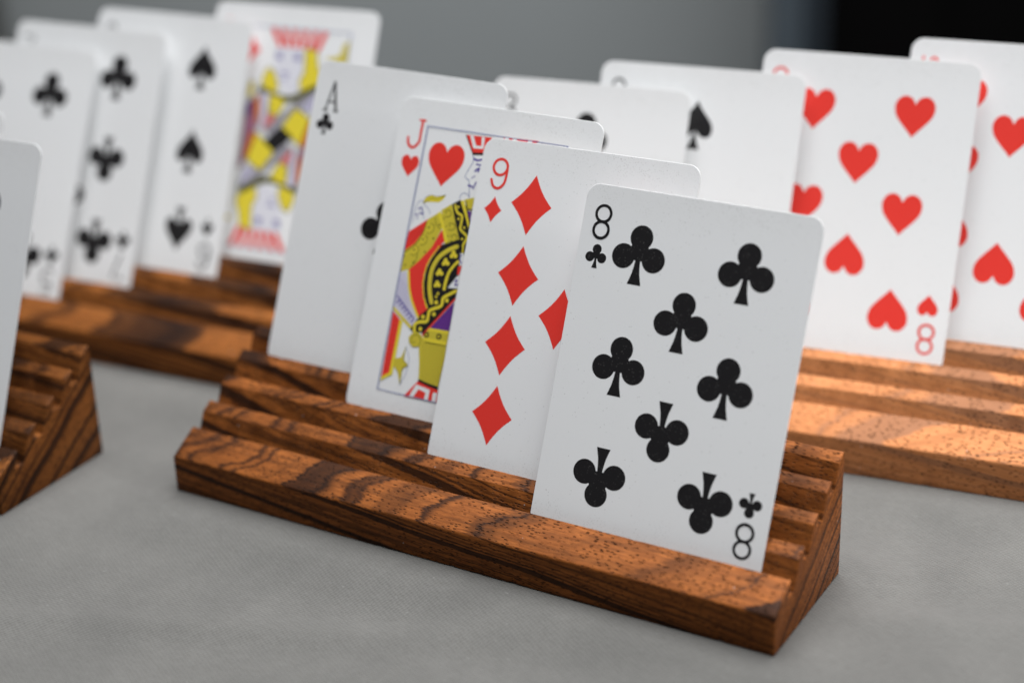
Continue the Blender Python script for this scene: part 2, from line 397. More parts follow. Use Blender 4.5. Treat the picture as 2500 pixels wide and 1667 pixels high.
# ------------------------------------------------------------------ printing on the cards
def circle(cx, cy, rr, n=40): return [(cx + rr * math.cos(2 * math.pi * i / n), cy + rr * math.sin(2 * math.pi * i / n)) for i in range(n)]
def smooth_line(pts, sub=5):
    if len(pts) < 3: return list(pts)
    P = [pts[0]] + list(pts) + [pts[-1]]; out = []
    for i in range(1, len(P) - 2):
        for k in range(sub):
            t = k / sub; q = []
            for a in (0, 1):
                p0, p1, p2, p3 = P[i - 1][a], P[i][a], P[i + 1][a], P[i + 2][a]
                q.append(0.5 * (2 * p1 + (p2 - p0) * t + (2 * p0 - 5 * p1 + 4 * p2 - p3) * t * t + (3 * p1 - p0 - 3 * p2 + p3) * t ** 3))
            out.append(tuple(q))
    return out + [pts[-1]]
def ribbon(pts, w, smooth=True, cap=True, closed=False):
    """list of quads (polygons) following a line"""
    p = smooth_line(pts) if smooth else list(pts)
    L_, R_ = [], []; n = len(p)
    for i in range(n):
        a = p[(i - 1) % n] if (closed or i > 0) else p[i]; b = p[(i + 1) % n] if (closed or i < n - 1) else p[i]
        dx, dy = b[0] - a[0], b[1] - a[1]; q = math.hypot(dx, dy) or 1
        L_.append((p[i][0] - dy / q * w / 2, p[i][1] + dx / q * w / 2)); R_.append((p[i][0] + dy / q * w / 2, p[i][1] - dx / q * w / 2))
    polys = [[L_[i], R_[i], R_[(i + 1) % n], L_[(i + 1) % n]] for i in range(n if closed else n - 1)]
    if cap and not closed: polys += [circle(*p[0], w / 2 * 0.98, 10), circle(*p[-1], w / 2 * 0.98, 10)]
    return polys
def ring(cx, cy, rr, w): return ribbon(circle(cx, cy, rr, 40), w, False, False, True)
def club(cx, cy, s=1.0, up=1):
    """height about 15 at scale 1"""
    P = [circle(0, 4.25, 3.12), circle(-4.17, -0.9, 3.15), circle(4.17, -0.9, 3.15),
         [(-1.9, 3.2), (1.9, 3.2), (3.0, 0.5), (1.2, -1.6), (-1.2, -1.6), (-3.0, 0.5)]]
    st = [(0.62, 0.4), (0.66, -1.4), (0.82, -3.2), (1.12, -5.0), (1.9, -7.65)]
    P.append([(-x, y) for x, y in st] + [(x, y) for x, y in reversed(st)])
    return [[(cx + x * s * up, cy + y * s * up) for x, y in p] for p in P]
def heart_pts():
    hp = [(0, 3.0), (0.9, 4.6), (2.6, 5.4), (4.4, 4.9), (5.6, 3.2), (5.7, 1.2), (4.9, -0.9), (2.9, -3.3), (1.1, -5.2)]
    s_ = smooth_line(hp, 4)
    return s_ + [(0, -6.5)] + [(-x, y) for x, y in reversed(s_)][:-1]
def heart(cx, cy, s=1.0, up=1): return [[(cx + x * s * up, cy + y * s * up) for x, y in heart_pts()]]
def spade(cx, cy, s=1.0, up=1):
    hp = [(1.0, 4.6), (2.8, 2.4), (4.6, 0.2), (5.3, -2.0), (4.7, -4.0), (3.0, -4.6), (1.5, -3.9), (0.3, -2.4)]
    s_ = smooth_line(hp, 4)
    body = [(0, 6.4)] + [(-x, y) for x, y in s_] + [(x, y) for x, y in reversed(s_)]
    st = [(0.35, -1.4), (0.45, -3.6), (0.8, -5.6), (1.9, -8.2)]
    stem = [(-x, y) for x, y in st] + [(x, y) for x, y in reversed(st)]
    return [[(cx + x * s * up, cy + y * s * up) for x, y in p] for p in (body, stem)]
def diamond(cx, cy, s=1.0, up=1):
    out = []; C_ = [(0, 8.0), (6.12, 0), (0, -8.0), (-6.12, 0)]
    for i in range(4):
        a, b = C_[i], C_[(i + 1) % 4]
        for k in range(6):
            t = k / 6; m_ = 1 - 0.22 * t * (1 - t) * 2
            out.append(((a[0] * (1 - t) + b[0] * t) * m_, (a[1] * (1 - t) + b[1] * t) * m_))
    return [[(cx + x * s, cy + y * s) for x, y in out]]
PIP = {'club': club, 'heart': heart, 'spade': spade, 'diamond': diamond}
def glyph(t):
    """index numeral around u = -25.7, between v = 30.9 and 39.5"""
    w_ = 0.74; X = -25.75
    if t == '8': return ring(-26.1, 37.1, 2.06, w_) + ring(-26.1, 32.98, 2.10, w_)
    if t == '9': return ring(-25.55, 36.95, 2.14, w_) + ribbon([(-23.4, 37.2), (-23.36, 35.0), (-23.7, 32.7), (-25.1, 31.3), (-26.8, 31.7), (-27.7, 33.4)], w_)
    if t == 'J': return [[(-25.15, 38.05), (-22.85, 38.05), (-22.85, 38.6), (-25.15, 38.6)]] + ribbon([(-23.95, 38.3), (-23.95, 34.5), (-24.05, 32.2), (-25.6, 30.55), (-27.3, 31.3), (-27.8, 33.2)], 0.80)
    if t == 'Q': return ribbon(smooth_line([(X + 2.1 * math.sin(a), 35.1 + 3.5 * math.cos(a)) for a in [i * math.pi / 12 for i in range(24)]], 1), 0.65, False, False, True) + ribbon([(X + 0.3, 32.6), (X + 2.3, 30.9)], 0.7, False)
    if t == 'A': return ribbon([(-25.2, 38.4), (-27.0, 30.4)], 0.55, False) + ribbon([(-25.2, 38.4), (-23.3, 30.4)], 0.8, False) + ribbon([(-26.4, 32.7), (-23.9, 32.7)], 0.5, False) + ribbon([(-27.6, 30.2), (-26.4, 30.2)], 0.6, False) + ribbon([(-23.9, 30.2), (-22.7, 30.2)], 0.6, False)
    if t == '10': return ribbon([(-27.9, 39.0), (-27.9, 31.2)], w_, False) + ribbon([(-24.75 + 1.6 * math.sin(i * math.pi / 12), 35.1 + 3.9 * math.cos(i * math.pi / 12)) for i in range(24)], w_, False, False, True)
    if t == '2': return ribbon([(-27.7, 36.9), (-27.0, 38.7), (-25.6, 39.2), (-24.1, 38.4), (-23.8, 36.7), (-25.4, 34.2), (-27.7, 31.3)], w_) + ribbon([(-27.8, 31.3), (-23.6, 31.3)], w_, False)
    if t == '3': return ribbon([(-27.6, 38.2), (-26.0, 39.2), (-24.2, 38.4), (-24.2, 36.6), (-25.9, 35.4), (-24.0, 34.4), (-23.8, 32.4), (-25.6, 31.1), (-27.7, 32.2)], w_)
    if t == '4': return ribbon([(-24.6, 31.2), (-24.6, 39.1), (-28.0, 33.6), (-23.3, 33.6)], w_, False)
    if t == '5': return ribbon([(-24.0, 39.0), (-27.2, 39.0), (-27.5, 35.5)], w_, False) + ribbon([(-27.5, 35.5), (-25.6, 36.2), (-23.9, 35.2), (-23.7, 33.0), (-25.4, 31.2), (-27.8, 32.0)], w_)
    if t == '6': return ring(-25.75, 33.25, 2.14, w_) + ribbon([(-27.9, 33.1), (-27.85, 35.4), (-27.2, 37.6), (-25.9, 39.0), (-24.4, 38.6), (-23.8, 37.2)], w_)
    if t == '7': return ribbon([(-28.0, 39.0), (-23.7, 39.0), (-26.2, 31.2)], w_, False)
ROWS = {'2': [(0, 28.2), (0, -28.2)], '3': [(0, 28.2), (0, 0), (0, -28.2)], 'A': [(0, 0)],
        '4': [(s * 14.3, v) for v in (28.2, -28.2) for s in (-1, 1)], '5': [(s * 14.3, v) for v in (28.2, -28.2) for s in (-1, 1)] + [(0, 0)],
        '6': [(s * 14.3, v) for v in (28.2, 0, -28.2) for s in (-1, 1)],
        '7': [(s * 14.3, v) for v in (28.2, 0, -28.2) for s in (-1, 1)] + [(0, 14.1)],
        '8': [(s * 14.5, v) for v in (28.45, 0.2, -28.45) for s in (-1, 1)] + [(0, 13.85), (0, -13.85)],
        '9': [(s * 14.3, v) for v in (28.15, 9.25, -9.45, -28.2) for s in (-1, 1)] + [(0, 0)],
        '10': [(s * 14.3, v) for v in (28.2, 9.3, -9.3, -28.2) for s in (-1, 1)] + [(0, 18.7), (0, -18.7)]}
T = 0.30                                     # card thickness
BOW = [0.0, 0.0]                             # current card: sideways bow at the short edges (bottom, top)
def bend(o):
    """cut the sheet into upright strips and curl it a little, as handled cards are"""
    bm = bmesh.new(); bm.from_mesh(o.data)
    us = [v.co.x for v in bm.verts]; lo, hi = min(us), max(us)
    for i in range(-8, 9):
        u = i * 4.0 * S
        if lo < u < hi: bmesh.ops.bisect_plane(bm, geom=bm.verts[:] + bm.edges[:] + bm.faces[:], plane_co=(u, 0, 0), plane_no=(1, 0, 0), dist=1e-8)
    for v in bm.verts:
        t = v.co.z / (88.9 * S) + 0.5
        v.co.y += (BOW[0] + (BOW[1] - BOW[0]) * t) * S * ((v.co.x / (31.75 * S)) ** 2)
    bm.to_mesh(o.data); bm.free()
def printed(name, polys, mat, parent, level):
    """ink sheet lying on the card face; card face is the local XZ plane looking along -Y"""
    vs_, fs, idx = [], [], []; mats = mat if isinstance(mat, list) else [mat]
    for i, pl in enumerate(polys):
        pts, mi = pl if isinstance(pl, tuple) and isinstance(pl[0], list) else (pl, 0)
        b = len(vs_); y = -T / 2 - 0.012 - level - i * 0.0008 - 0.006 if not isinstance(level, list) else -T / 2 - 0.018 - level[i]
        vs_ += [(u, y, v) for u, v in pts]; fs.append(tuple(range(b, b + len(pts)))); idx.append(mi)
    o = mesh_obj(name, vs_, fs, mats, parent, idx)
    bm = bmesh.new(); bm.from_mesh(o.data)
    for f_ in bm.faces:
        if f_.normal.y > 0: f_.normal_flip()
    bm.to_mesh(o.data); bm.free(); bend(o); return o
def rot(polys): return [[(-x, -y) for x, y in p] for p in polys]
def stock_mesh():
    hw, hh, rr = 31.75, 44.45, 3.6; out = []
    for cx, cy, a0 in ((hw - rr, hh - rr, 0), (-hw + rr, hh - rr, 90), (-hw + rr, -hh + rr, 180), (hw - rr, -hh + rr, 270)):
        for k in range(9): t = math.radians(a0 + k * 90 / 8); out.append((cx + rr * math.cos(t), cy + rr * math.sin(t)))
    n = len(out); e = 0.06
    ins = [(x * (1 - e / 31.75), y * (1 - e / 44.45)) for x, y in out]
    rings = [(ins, -T / 2), (out, -T / 2 + e), (out, T / 2 - e), (ins, T / 2)]
    vs_ = [(x, yy, v) for pp, yy in rings for x, v in pp]; fs = [tuple(range(n)), tuple(3 * n + i for i in reversed(range(n)))]
    for q in range(3):
        for i in range(n): j = (i + 1) % n; fs.append((q * n + i, (q + 1) * n + i, (q + 1) * n + j, q * n + j))
    return vs_, fs
COLOR = {'club': 'black', 'spade': 'black', 'heart': 'red', 'diamond': 'red'}
def court(card, table):
    parts = []
    for nm, *_ in table:
        if nm not in parts: parts.append(nm)
    for half in (0, 1):
        for nm in parts:
            polys = []; cols = []; lev = []
            for si, (pn, c_, kind, w_, pts) in enumerate(table):
                if pn != nm: continue
                if half: pts = [(-x, -y) for x, y in pts]
                if c_ not in cols: cols.append(c_)
                mi = cols.index(c_); n0 = len(polys)
                if kind == 'p': polys.append((list(pts), mi))
                elif kind == 's': polys += [(list(q), mi) for q in ribbon(pts, w_, True, w_ > 0.3)]
                else: polys += [(circle(x, y, w_ / 2, 10), mi) for x, y in pts]
                lev += [0.004 + si * 0.001 + (i % 4) * 0.0002 + half * 0.0001 for i in range(len(polys) - n0)]
            printed(nm.split('#')[0], polys, [INK[c_] for c_ in cols], card, lev)
def make_card(holder, slot, cx, lean, roll, dep, rank, suit, label, table=None, flip=False):
    hx, hy, a = HOLDER_POSES[holder]; s_ = 44.45 - dep; y = SLOT_Y[slot]
    # pivot at the middle of the card
    c, s = math.cos(a), math.sin(a)
    lx, ly, lz = cx, y + s_ * math.sin(lean), top_z(y) + s_ * math.cos(lean)
    root = empty('playing_card', (0, 0, 0))
    M = Matrix.Translation(Vector((hx + c * lx - s * ly, hy + s * lx + c * ly, lz)) * S) @ Matrix.Rotation(a, 4, 'Z') @ Matrix.Rotation(-lean, 4, 'X') @ Matrix.Rotation(-roll, 4, 'Y')
    if flip: M = M @ Matrix.Rotation(math.pi, 4, 'Y')
    root.matrix_world = M
    tag(root, label, 'playing card', 'playing cards standing in the wooden holders')
    rb = random.Random(slot * 7 + len(holder) + int(cx)); BOW[:] = [rb.uniform(0.18, 0.42)] * 2
    bend(mesh_obj('card_stock', *stock_mesh(), STOCK, root))
    mt = INK[COLOR[suit]]
    for h_ in (0, 1):
        g = glyph(rank); pp = PIP[suit](-25.6 if suit != 'club' else -26.2, {'club': 26.3, 'heart': 25.6, 'spade': 26.0, 'diamond': 25.5}[suit], {'club': 0.405, 'heart': 0.50, 'spade': 0.42, 'diamond': 0.44}[suit])
        printed('index_numeral', rot(g) if h_ else g, mt, root, 0); printed('index_pip', rot(pp) if h_ else pp, mt, root, 0)
    if table:
        printed('border_frame', [p for p in ribbon([(-22, 37), (22, 37), (22, -37), (-22, -37)], 0.42, False, False, True)], INK['blue'], root, 0.15)
        for h_ in (0, 1):
            pp = PIP[suit](-14.3, 27.6, 1.0) if suit == 'heart' else PIP[suit](-16.2, 29.0, 0.72)
            printed('pip', rot(pp) if h_ else pp, mt, root, 0)
        court(root, table)
    else:
        for u, v in ROWS[rank]:
            printed('pip', PIP[suit](u, v, 1.0, 1 if v > -1 else -1), mt, root, 0)
    return root

JACK = [
    ('hat', 'red', 'p', 0.0, [(-9.4, 36.1), (-1.3, 36.4), (-1.3, 34.1), (-3.3, 31.9), (-6.4, 31.6)]),
    ('hat_stripe', 'white', 'p', 0.0, [(-8.1, 36.1), (-7.0, 36.1), (-5.7, 33.6), (-4.0, 33.7), (-4.4, 36.2), (-3.4, 36.1), (-3.2, 33.0), (-6.4, 32.8)]),
    ('hat', 'black', 's', 0.26, [(-9.4, 36.1), (-6.4, 31.6)]),
    ('hat', 'black', 'p', 0.0, [(-6.5, 31.6), (-2.7, 32.0), (-2.8, 31.3), (-6.2, 30.9)]),
    ('face', 'blue', 's', 0.2, [(-6.0, 30.9), (-5.6, 29.1), (-6.4, 27.3), (-7.2, 25.0), (-6.3, 24.2), (-5.7, 23.7), (-4.7, 19.6)]),
    ('face', 'violet', 's', 0.57, [(-5.5, 30.0), (-4.3, 29.7), (-3.1, 30.1)]),
    ('face', 'violet', 's', 0.46, [(-4.4, 28.6), (-2.9, 28.5)]),
    ('face', 'violet', 's', 0.51, [(-4.5, 26.7), (-3.4, 27.7), (-3.5, 26.7)]),
    ('face', 'violet', 's', 0.23, [(-5.2, 24.6), (-4.1, 25.5)]),
    ('face', 'violet', 's', 0.51, [(-5.7, 22.6), (-4.5, 22.5)]),
    ('face', 'violet', 's', 0.4, [(-4.1, 21.9), (-3.5, 23.8)]),
    ('face', 'blue', 's', 0.17, [(-7.6, 18.6), (-7.4, 19.8), (-6.4, 20.4), (-5.2, 20.0), (-4.7, 19.3)]),
    ('leaf', 'yellow', 'p', 0.0, [(-18.8, 15.7), (-18.4, 17.3), (-16.8, 18.3), (-14.7, 18.2), (-12.1, 19.1), (-12.7, 17.7), (-14.0, 16.7), (-15.7, 16.6), (-17.7, 16.3)]),
    ('leaf', 'olive', 's', 0.2, [(-18.6, 15.8), (-16.6, 17.4), (-14.5, 17.5), (-12.3, 18.9)]),
    ('leaf', 'black', 's', 0.14, [(-18.8, 15.7), (-18.4, 17.3), (-16.8, 18.3), (-14.7, 18.2), (-12.1, 19.1)]),
    ('hand', 'blue', 's', 0.14, [(-21.1, 9.8), (-21.1, 13.1), (-20.6, 15.5), (-19.5, 16.5), (-18.4, 15.5), (-16.7, 14.4), (-16.0, 13.2)]),
    ('hand', 'violet', 's', 0.34, [(-20.0, 14.0), (-19.2, 14.4), (-18.2, 12.9), (-19.4, 13.0)]),
    ('hand', 'violet', 's', 0.23, [(-20.9, 12.1), (-20.0, 12.6), (-19.9, 11.2)]),
    ('hand', 'blue', 's', 0.14, [(-17.6, 11.5), (-18.2, 13.2), (-19.3, 15.1)]),
    ('sleeve', 'red', 'p', 0.0, [(-21.7, 7.4), (-16.3, 11.7), (-17.0, 7.8), (-18.9, 4.3), (-21.9, 1.9), (-21.9, 5.0)]),
    ('sleeve', 'darkred', 's', 0.11, [(-21.1, 7.2), (-18.9, 7.8), (-17.5, 9.5)]),
    ('sleeve', 'darkred', 's', 0.11, [(-20.9, 6.0), (-18.7, 7.1), (-17.4, 8.9)]),
    ('sleeve', 'darkred', 's', 0.11, [(-20.6, 4.9), (-18.5, 6.4), (-17.3, 8.4)]),
    ('collar', 'gold', 'p', 0.0, [(-16.3, 11.7), (-12.8, 14.3), (-10.9, 12.5), (-11.5, 9.2), (-13.4, 4.3), (-16.6, -0.0), (-19.2, -2.8), (-21.9, -3.9), (-21.9, 2.0), (-19.1, 4.3), (-17.1, 7.8)]),
    ('collar', 'olive', 's', 0.29, [(-16.5, 11.1), (-17.1, 7.6), (-19.0, 4.0), (-21.8, 1.5)]),
    ('collar', 'yellow', 's', 0.26, [(-16.0, 11.6), (-16.5, 7.9), (-18.3, 3.9), (-21.8, 0.9)]),
    ('collar', 'olive', 's', 0.2, [(-16.0, 8.1), (-15.1, 7.9), (-14.0, 8.8), (-14.0, 10.2), (-15.1, 10.7)]),
    ('collar', 'yellow', 's', 0.23, [(-15.9, 8.5), (-15.0, 8.4), (-14.4, 9.1), (-14.5, 9.9)]),
    ('collar', 'olive', 's', 0.2, [(-17.5, 4.7), (-16.6, 4.4), (-15.5, 5.3), (-15.5, 6.7), (-16.5, 7.3)]),
    ('collar', 'yellow', 's', 0.23, [(-17.3, 5.0), (-16.5, 4.9), (-15.9, 5.6), (-16.0, 6.5)]),
    ('collar', 'olive', 's', 0.2, [(-19.6, 1.4), (-18.7, 1.2), (-17.6, 2.1), (-17.6, 3.5), (-18.6, 4.0)]),
    ('collar', 'yellow', 's', 0.23, [(-19.5, 1.8), (-18.6, 1.7), (-18.0, 2.3), (-18.1, 3.2)]),
    ('collar', 'black', 'd', 0.54, [(-15.6, 9.5), (-12.2, 10.7), (-16.7, 6.0), (-13.4, 6.7), (-18.9, 2.8), (-15.3, 2.6), (-18.3, -0.7), (-21.7, 0.6), (-20.8, -1.9)]),
    ('collar', 'olive', 's', 0.2, [(-14.1, 12.4), (-13.4, 10.7), (-11.8, 9.6)]),
    ('collar', 'olive', 's', 0.2, [(-17.5, 1.9), (-17.7, -0.2), (-19.0, -2.2)]),
    ('tunic', 'red', 'p', 0.0, [(-11.3, 9.3), (-10.5, 9.1), (-9.2, 7.0), (-10.5, 5.6), (-12.8, 2.2), (-14.1, -1.7), (-14.1, -5.5), (-18.3, -6.2), (-19.2, -2.8), (-16.6, -0.0), (-13.4, 4.3)]),
    ('tunic', 'red', 'p', 0.0, [(-19.3, -3.0), (-16.2, -0.2), (-13.4, 3.2), (-12.2, 4.9), (-10.3, 5.5), (-12.7, 1.6), (-13.9, -1.9), (-14.0, -5.9), (-12.8, -9.6), (-10.9, -12.5), (-13.3, -15.2), (-16.1, -11.3), (-18.0, -7.4)]),
    ('tunic', 'gold', 'p', 0.0, [(-12.6, 14.8), (-9.7, 16.9), (-7.6, 13.0), (-4.6, 6.6), (-8.0, 4.4), (-9.7, 8.4), (-11.3, 11.9)]),
    ('tunic', 'olive', 's', 0.23, [(-11.3, 13.2), (-10.2, 13.2), (-9.3, 13.9), (-9.8, 15.0), (-11.2, 14.8), (-10.8, 14.0)]),
    ('tunic', 'brown', 's', 0.2, [(-8.9, 15.5), (-8.0, 13.3)]),
    ('tunic', 'olive', 's', 0.23, [(-9.3, 9.9), (-8.2, 9.8), (-7.3, 10.6), (-7.8, 11.6), (-9.3, 11.5), (-8.8, 10.7)]),
    ('tunic', 'brown', 's', 0.2, [(-7.0, 12.1), (-6.0, 9.9)]),
    ('tunic', 'olive', 's', 0.23, [(-8.0, 6.9), (-6.9, 6.9), (-6.0, 7.6), (-6.5, 8.7), (-7.9, 8.5), (-7.5, 7.7)]),
    ('tunic', 'brown', 's', 0.2, [(-5.7, 9.1), (-4.7, 7.0)]),
    ('tunic', 'black', 'd', 0.4, [(-11.3, 12.5), (-10.1, 10.6), (-8.9, 8.1), (-11.2, 10.8)]),
    ('tunic', 'yellow', 'p', 0.0, [(-13.7, 13.8), (-12.8, 14.4), (-11.1, 11.4), (-9.5, 8.4), (-8.1, 5.0), (-8.9, 4.1), (-10.1, 7.4), (-11.7, 10.7)]),
    ('tunic', 'black', 'p', 0.0, [(-9.6, 16.9), (-7.3, 18.4), (-4.3, 16.4), (-2.6, 12.9), (-2.8, 8.6), (-2.7, 3.7), (-4.2, 3.7), (-4.6, 6.5), (-7.4, 11.9)]),
    ('tunic', 'yellow', 's', 0.63, [(-8.6, 16.8), (-7.5, 14.9), (-5.8, 14.1), (-5.6, 11.9), (-5.5, 10.5), (-3.6, 9.3), (-3.0, 8.4), (-3.7, 6.4), (-3.5, 4.4)]),
    ('tunic', 'yellow', 'd', 0.69, [(-7.5, 16.4), (-6.7, 13.2), (-4.4, 11.1), (-4.4, 8.0)]),
    ('tunic', 'yellow', 'p', 0.0, [(-7.1, 18.0), (-6.1, 18.5), (-3.0, 12.3), (-3.1, 11.1), (-4.7, 14.1)]),
    ('tunic', 'gold', 'p', 0.0, [(-6.0, 18.7), (-3.1, 19.6), (-3.0, 17.5), (-3.2, 15.9), (-4.6, 16.0)]),
    ('tunic', 'black', 's', 0.29, [(-5.4, 18.3), (-4.5, 16.4), (-2.8, 16.2)]),
    ('tunic', 'purple', 'p', 0.0, [(-4.4, 15.6), (-3.0, 15.8), (-3.0, 13.2)]),
    ('tunic', 'black', 'p', 0.0, [(-10.3, 5.5), (-5.1, 7.8), (-3.8, 5.7), (-3.5, 3.0), (-3.7, -0.8), (-2.9, -5.6), (-7.7, -6.9), (-8.8, -11.2), (-10.8, -12.6), (-12.8, -9.5), (-13.8, -5.8), (-13.8, -1.9), (-12.6, 1.6)]),
    ('tunic', 'yellow', 'd', 0.5, [(-11.2, 4.8), (-11.4, 4.3), (-11.7, 3.7), (-12.0, 3.2), (-12.3, 2.7), (-12.5, 2.2), (-12.8, 1.8), (-13.0, 1.3), (-13.2, 0.9), (-13.4, 0.4), (-13.5, -0.1), (-13.7, -0.6), (-13.8, -1.0), (-13.9, -1.6), (-13.9, -2.1), (-14.0, -2.6), (-14.1, -3.2), (-14.1, -3.7), (-14.0, -4.3), (-14.0, -4.8), (-14.0, -5.4), (-13.9, -5.9), (-13.8, -6.4), (-13.7, -6.9), (-13.5, -7.4), (-13.4, -8.0), (-13.2, -8.5), (-13.0, -9.0), (-12.9, -9.6), (-12.6, -10.0), (-12.3, -10.4), (-12.1, -10.9), (-11.8, -11.3), (-11.6, -11.6), (-11.4, -11.9), (-11.2, -12.2)]),
    ('tunic', 'gold', 's', 1.23, [(-5.5, 5.7), (-8.1, 4.2), (-10.5, 1.9), (-11.9, -1.5), (-11.9, -4.9), (-11.3, -7.8), (-10.1, -10.6)]),
    ('tunic', 'yellow', 's', 0.29, [(-5.7, 6.0), (-8.3, 4.4), (-10.9, 2.0), (-12.3, -1.5), (-12.3, -5.0), (-11.6, -7.8), (-10.5, -10.6)]),
    ('tunic', 'yellow', 'd', 1.23, [(-6.2, 3.9), (-6.6, 2.9), (-5.4, 3.1)]),
    ('tunic', 'yellow', 'd', 1.23, [(-8.2, 1.5), (-8.6, 0.5), (-7.4, 0.7)]),
    ('tunic', 'yellow', 'd', 1.23, [(-9.5, -1.6), (-9.9, -2.5), (-8.7, -2.3)]),
    ('tunic', 'yellow', 'd', 1.11, [(-9.5, -4.9), (-9.9, -5.8), (-8.8, -5.6)]),
    ('tunic', 'yellow', 'd', 0.76, [(-8.6, -7.8), (-9.0, -8.8), (-8.4, -10.3)]),
    ('tunic', 'yellow', 's', 0.88, [(-4.3, 1.7), (-6.2, -1.1), (-6.9, -4.1), (-6.9, -6.4)]),
    ('tunic', 'olive', 's', 0.18, [(-4.4, 1.1), (-5.9, -1.5), (-6.4, -4.3), (-6.5, -6.1)]),
    ('tunic', 'yellow', 'd', 0.7, [(-5.8, -0.5), (-6.6, -3.1), (-7.1, -6.2)]),
    ('tunic', 'red', 'p', 0.0, [(-4.0, 0.4), (-2.8, 0.8), (-3.1, -1.8), (-3.8, -1.8)]),
    ('tunic', 'white', 'p', 0.0, [(-4.1, 4.1), (-2.9, 4.3), (-2.9, 0.9), (-3.7, 0.9)]),
    ('tunic', 'violet', 's', 0.35, [(-3.7, 3.8), (-3.9, 2.4), (-3.1, 1.5)]),
    ('tunic', 'white', 'p', 0.0, [(-5.9, -5.8), (-3.7, -2.2), (-3.0, -2.2), (-3.0, -5.5)]),
    ('tunic', 'violet', 's', 0.35, [(-4.1, -3.6), (-3.5, -3.2), (-3.8, -4.7), (-3.0, -4.4)]),
    ('belt', 'black', 'p', 0.0, [(-15.3, -18.9), (-13.3, -15.0), (-10.9, -12.5), (-8.8, -11.2), (-7.7, -6.9), (-2.8, -5.6), (-2.9, -8.3), (-10.7, -19.9), (-11.5, -19.1), (-13.8, -19.8)]),
    ('belt', 'yellow', 's', 0.88, [(-13.8, -19.2), (-14.0, -17.4), (-12.5, -16.4), (-10.5, -15.9), (-10.3, -13.9), (-10.0, -12.7), (-7.3, -11.3), (-6.7, -10.4), (-6.7, -8.8), (-5.1, -7.5), (-3.1, -6.2)]),
    ('belt', 'yellow', 'd', 1.17, [(-12.0, -18.3), (-11.9, -14.9), (-8.6, -13.6), (-8.6, -10.3), (-5.4, -9.2)]),
    ('skirt', 'purple', 'p', 0.0, [(-8.9, -17.5), (-3.0, -9.2), (-2.8, -17.3)]),
    ('belt', 'red', 's', 0.47, [(-10.9, -19.8), (-3.0, -8.4)]),
    ('cuff', 'lavender', 'p', 0.0, [(-21.9, -4.3), (-20.0, -3.5), (-18.1, -8.7), (-13.3, -15.4), (-14.9, -18.0), (-18.3, -15.9), (-22.0, -13.9), (-22.0, -8.7)]),
    ('cuff', 'violet2', 's', 0.12, [(-21.9, -5.7), (-18.7, -7.6)]),
    ('cuff', 'violet2', 's', 0.12, [(-21.9, -6.5), (-18.4, -8.4)]),
    ('cuff', 'violet2', 's', 0.12, [(-21.8, -7.4), (-18.1, -9.3)]),
    ('cuff', 'violet2', 's', 0.12, [(-21.8, -8.2), (-17.8, -10.1)]),
    ('cuff', 'violet2', 's', 0.12, [(-21.8, -9.0), (-17.5, -11.0)]),
    ('cuff', 'violet2', 's', 0.12, [(-21.7, -9.9), (-17.2, -11.8)]),
    ('cuff', 'violet2', 's', 0.12, [(-21.7, -10.7), (-16.9, -12.7)]),
    ('cuff', 'violet2', 's', 0.12, [(-21.6, -11.6), (-16.6, -13.5)]),
    ('cuff', 'violet2', 's', 0.12, [(-21.6, -12.4), (-16.3, -14.4)]),
    ('cuff', 'violet', 's', 0.38, [(-21.4, -10.7), (-20.4, -11.5), (-21.0, -12.5)]),
    ('cuff', 'violet', 's', 0.38, [(-20.4, -11.5), (-19.5, -12.2), (-20.0, -13.2)]),
    ('cuff', 'violet', 's', 0.38, [(-19.5, -12.2), (-18.5, -12.9), (-19.1, -14.0)]),
    ('cuff', 'violet', 's', 0.38, [(-18.5, -13.0), (-17.6, -13.7), (-18.1, -14.7)]),
    ('cuff', 'violet', 's', 0.38, [(-17.6, -13.7), (-16.6, -14.4), (-17.2, -15.4)]),
    ('cuff', 'violet', 's', 0.38, [(-16.6, -14.4), (-15.7, -15.2), (-16.3, -16.2)]),
    ('cuff', 'violet', 's', 0.38, [(-15.7, -15.2), (-14.7, -15.9), (-15.3, -16.9)]),
    ('cuff', 'yellow', 's', 0.7, [(-19.3, -3.4), (-18.0, -8.0), (-16.2, -11.6), (-13.4, -15.4)]),
    ('cuff', 'yellow', 's', 0.7, [(-21.8, -14.1), (-15.2, -18.4)]),
    ('banner', 'red', 'p', 0.0, [(-21.7, -15.0), (-19.0, -17.0), (-18.7, -32.0), (-21.5, -33.5)]),
    ('banner', 'darkred', 's', 0.09, [(-21.1, -16.1), (-19.6, -16.0)]),
    ('banner', 'darkred', 's', 0.09, [(-21.1, -17.5), (-19.5, -17.4)]),
    ('banner', 'darkred', 's', 0.09, [(-21.2, -18.9), (-19.5, -18.7)]),
    ('banner', 'darkred', 's', 0.09, [(-21.2, -20.2), (-19.4, -20.1)]),
    ('banner', 'darkred', 's', 0.09, [(-21.2, -21.6), (-19.4, -21.4)]),
    ('banner', 'darkred', 's', 0.09, [(-21.2, -22.9), (-19.3, -22.7)]),
    ('banner', 'darkred', 's', 0.09, [(-21.2, -24.3), (-19.2, -24.1)]),
    ('banner', 'darkred', 's', 0.09, [(-21.2, -25.7), (-19.2, -25.4)]),
    ('banner', 'darkred', 's', 0.09, [(-21.2, -27.0), (-19.1, -26.8)]),
    ('banner', 'darkred', 's', 0.09, [(-21.2, -28.4), (-19.1, -28.1)]),
    ('banner', 'darkred', 's', 0.09, [(-21.2, -29.8), (-19.0, -29.5)]),
    ('banner', 'darkred', 's', 0.09, [(-21.3, -31.1), (-19.0, -30.8)]),
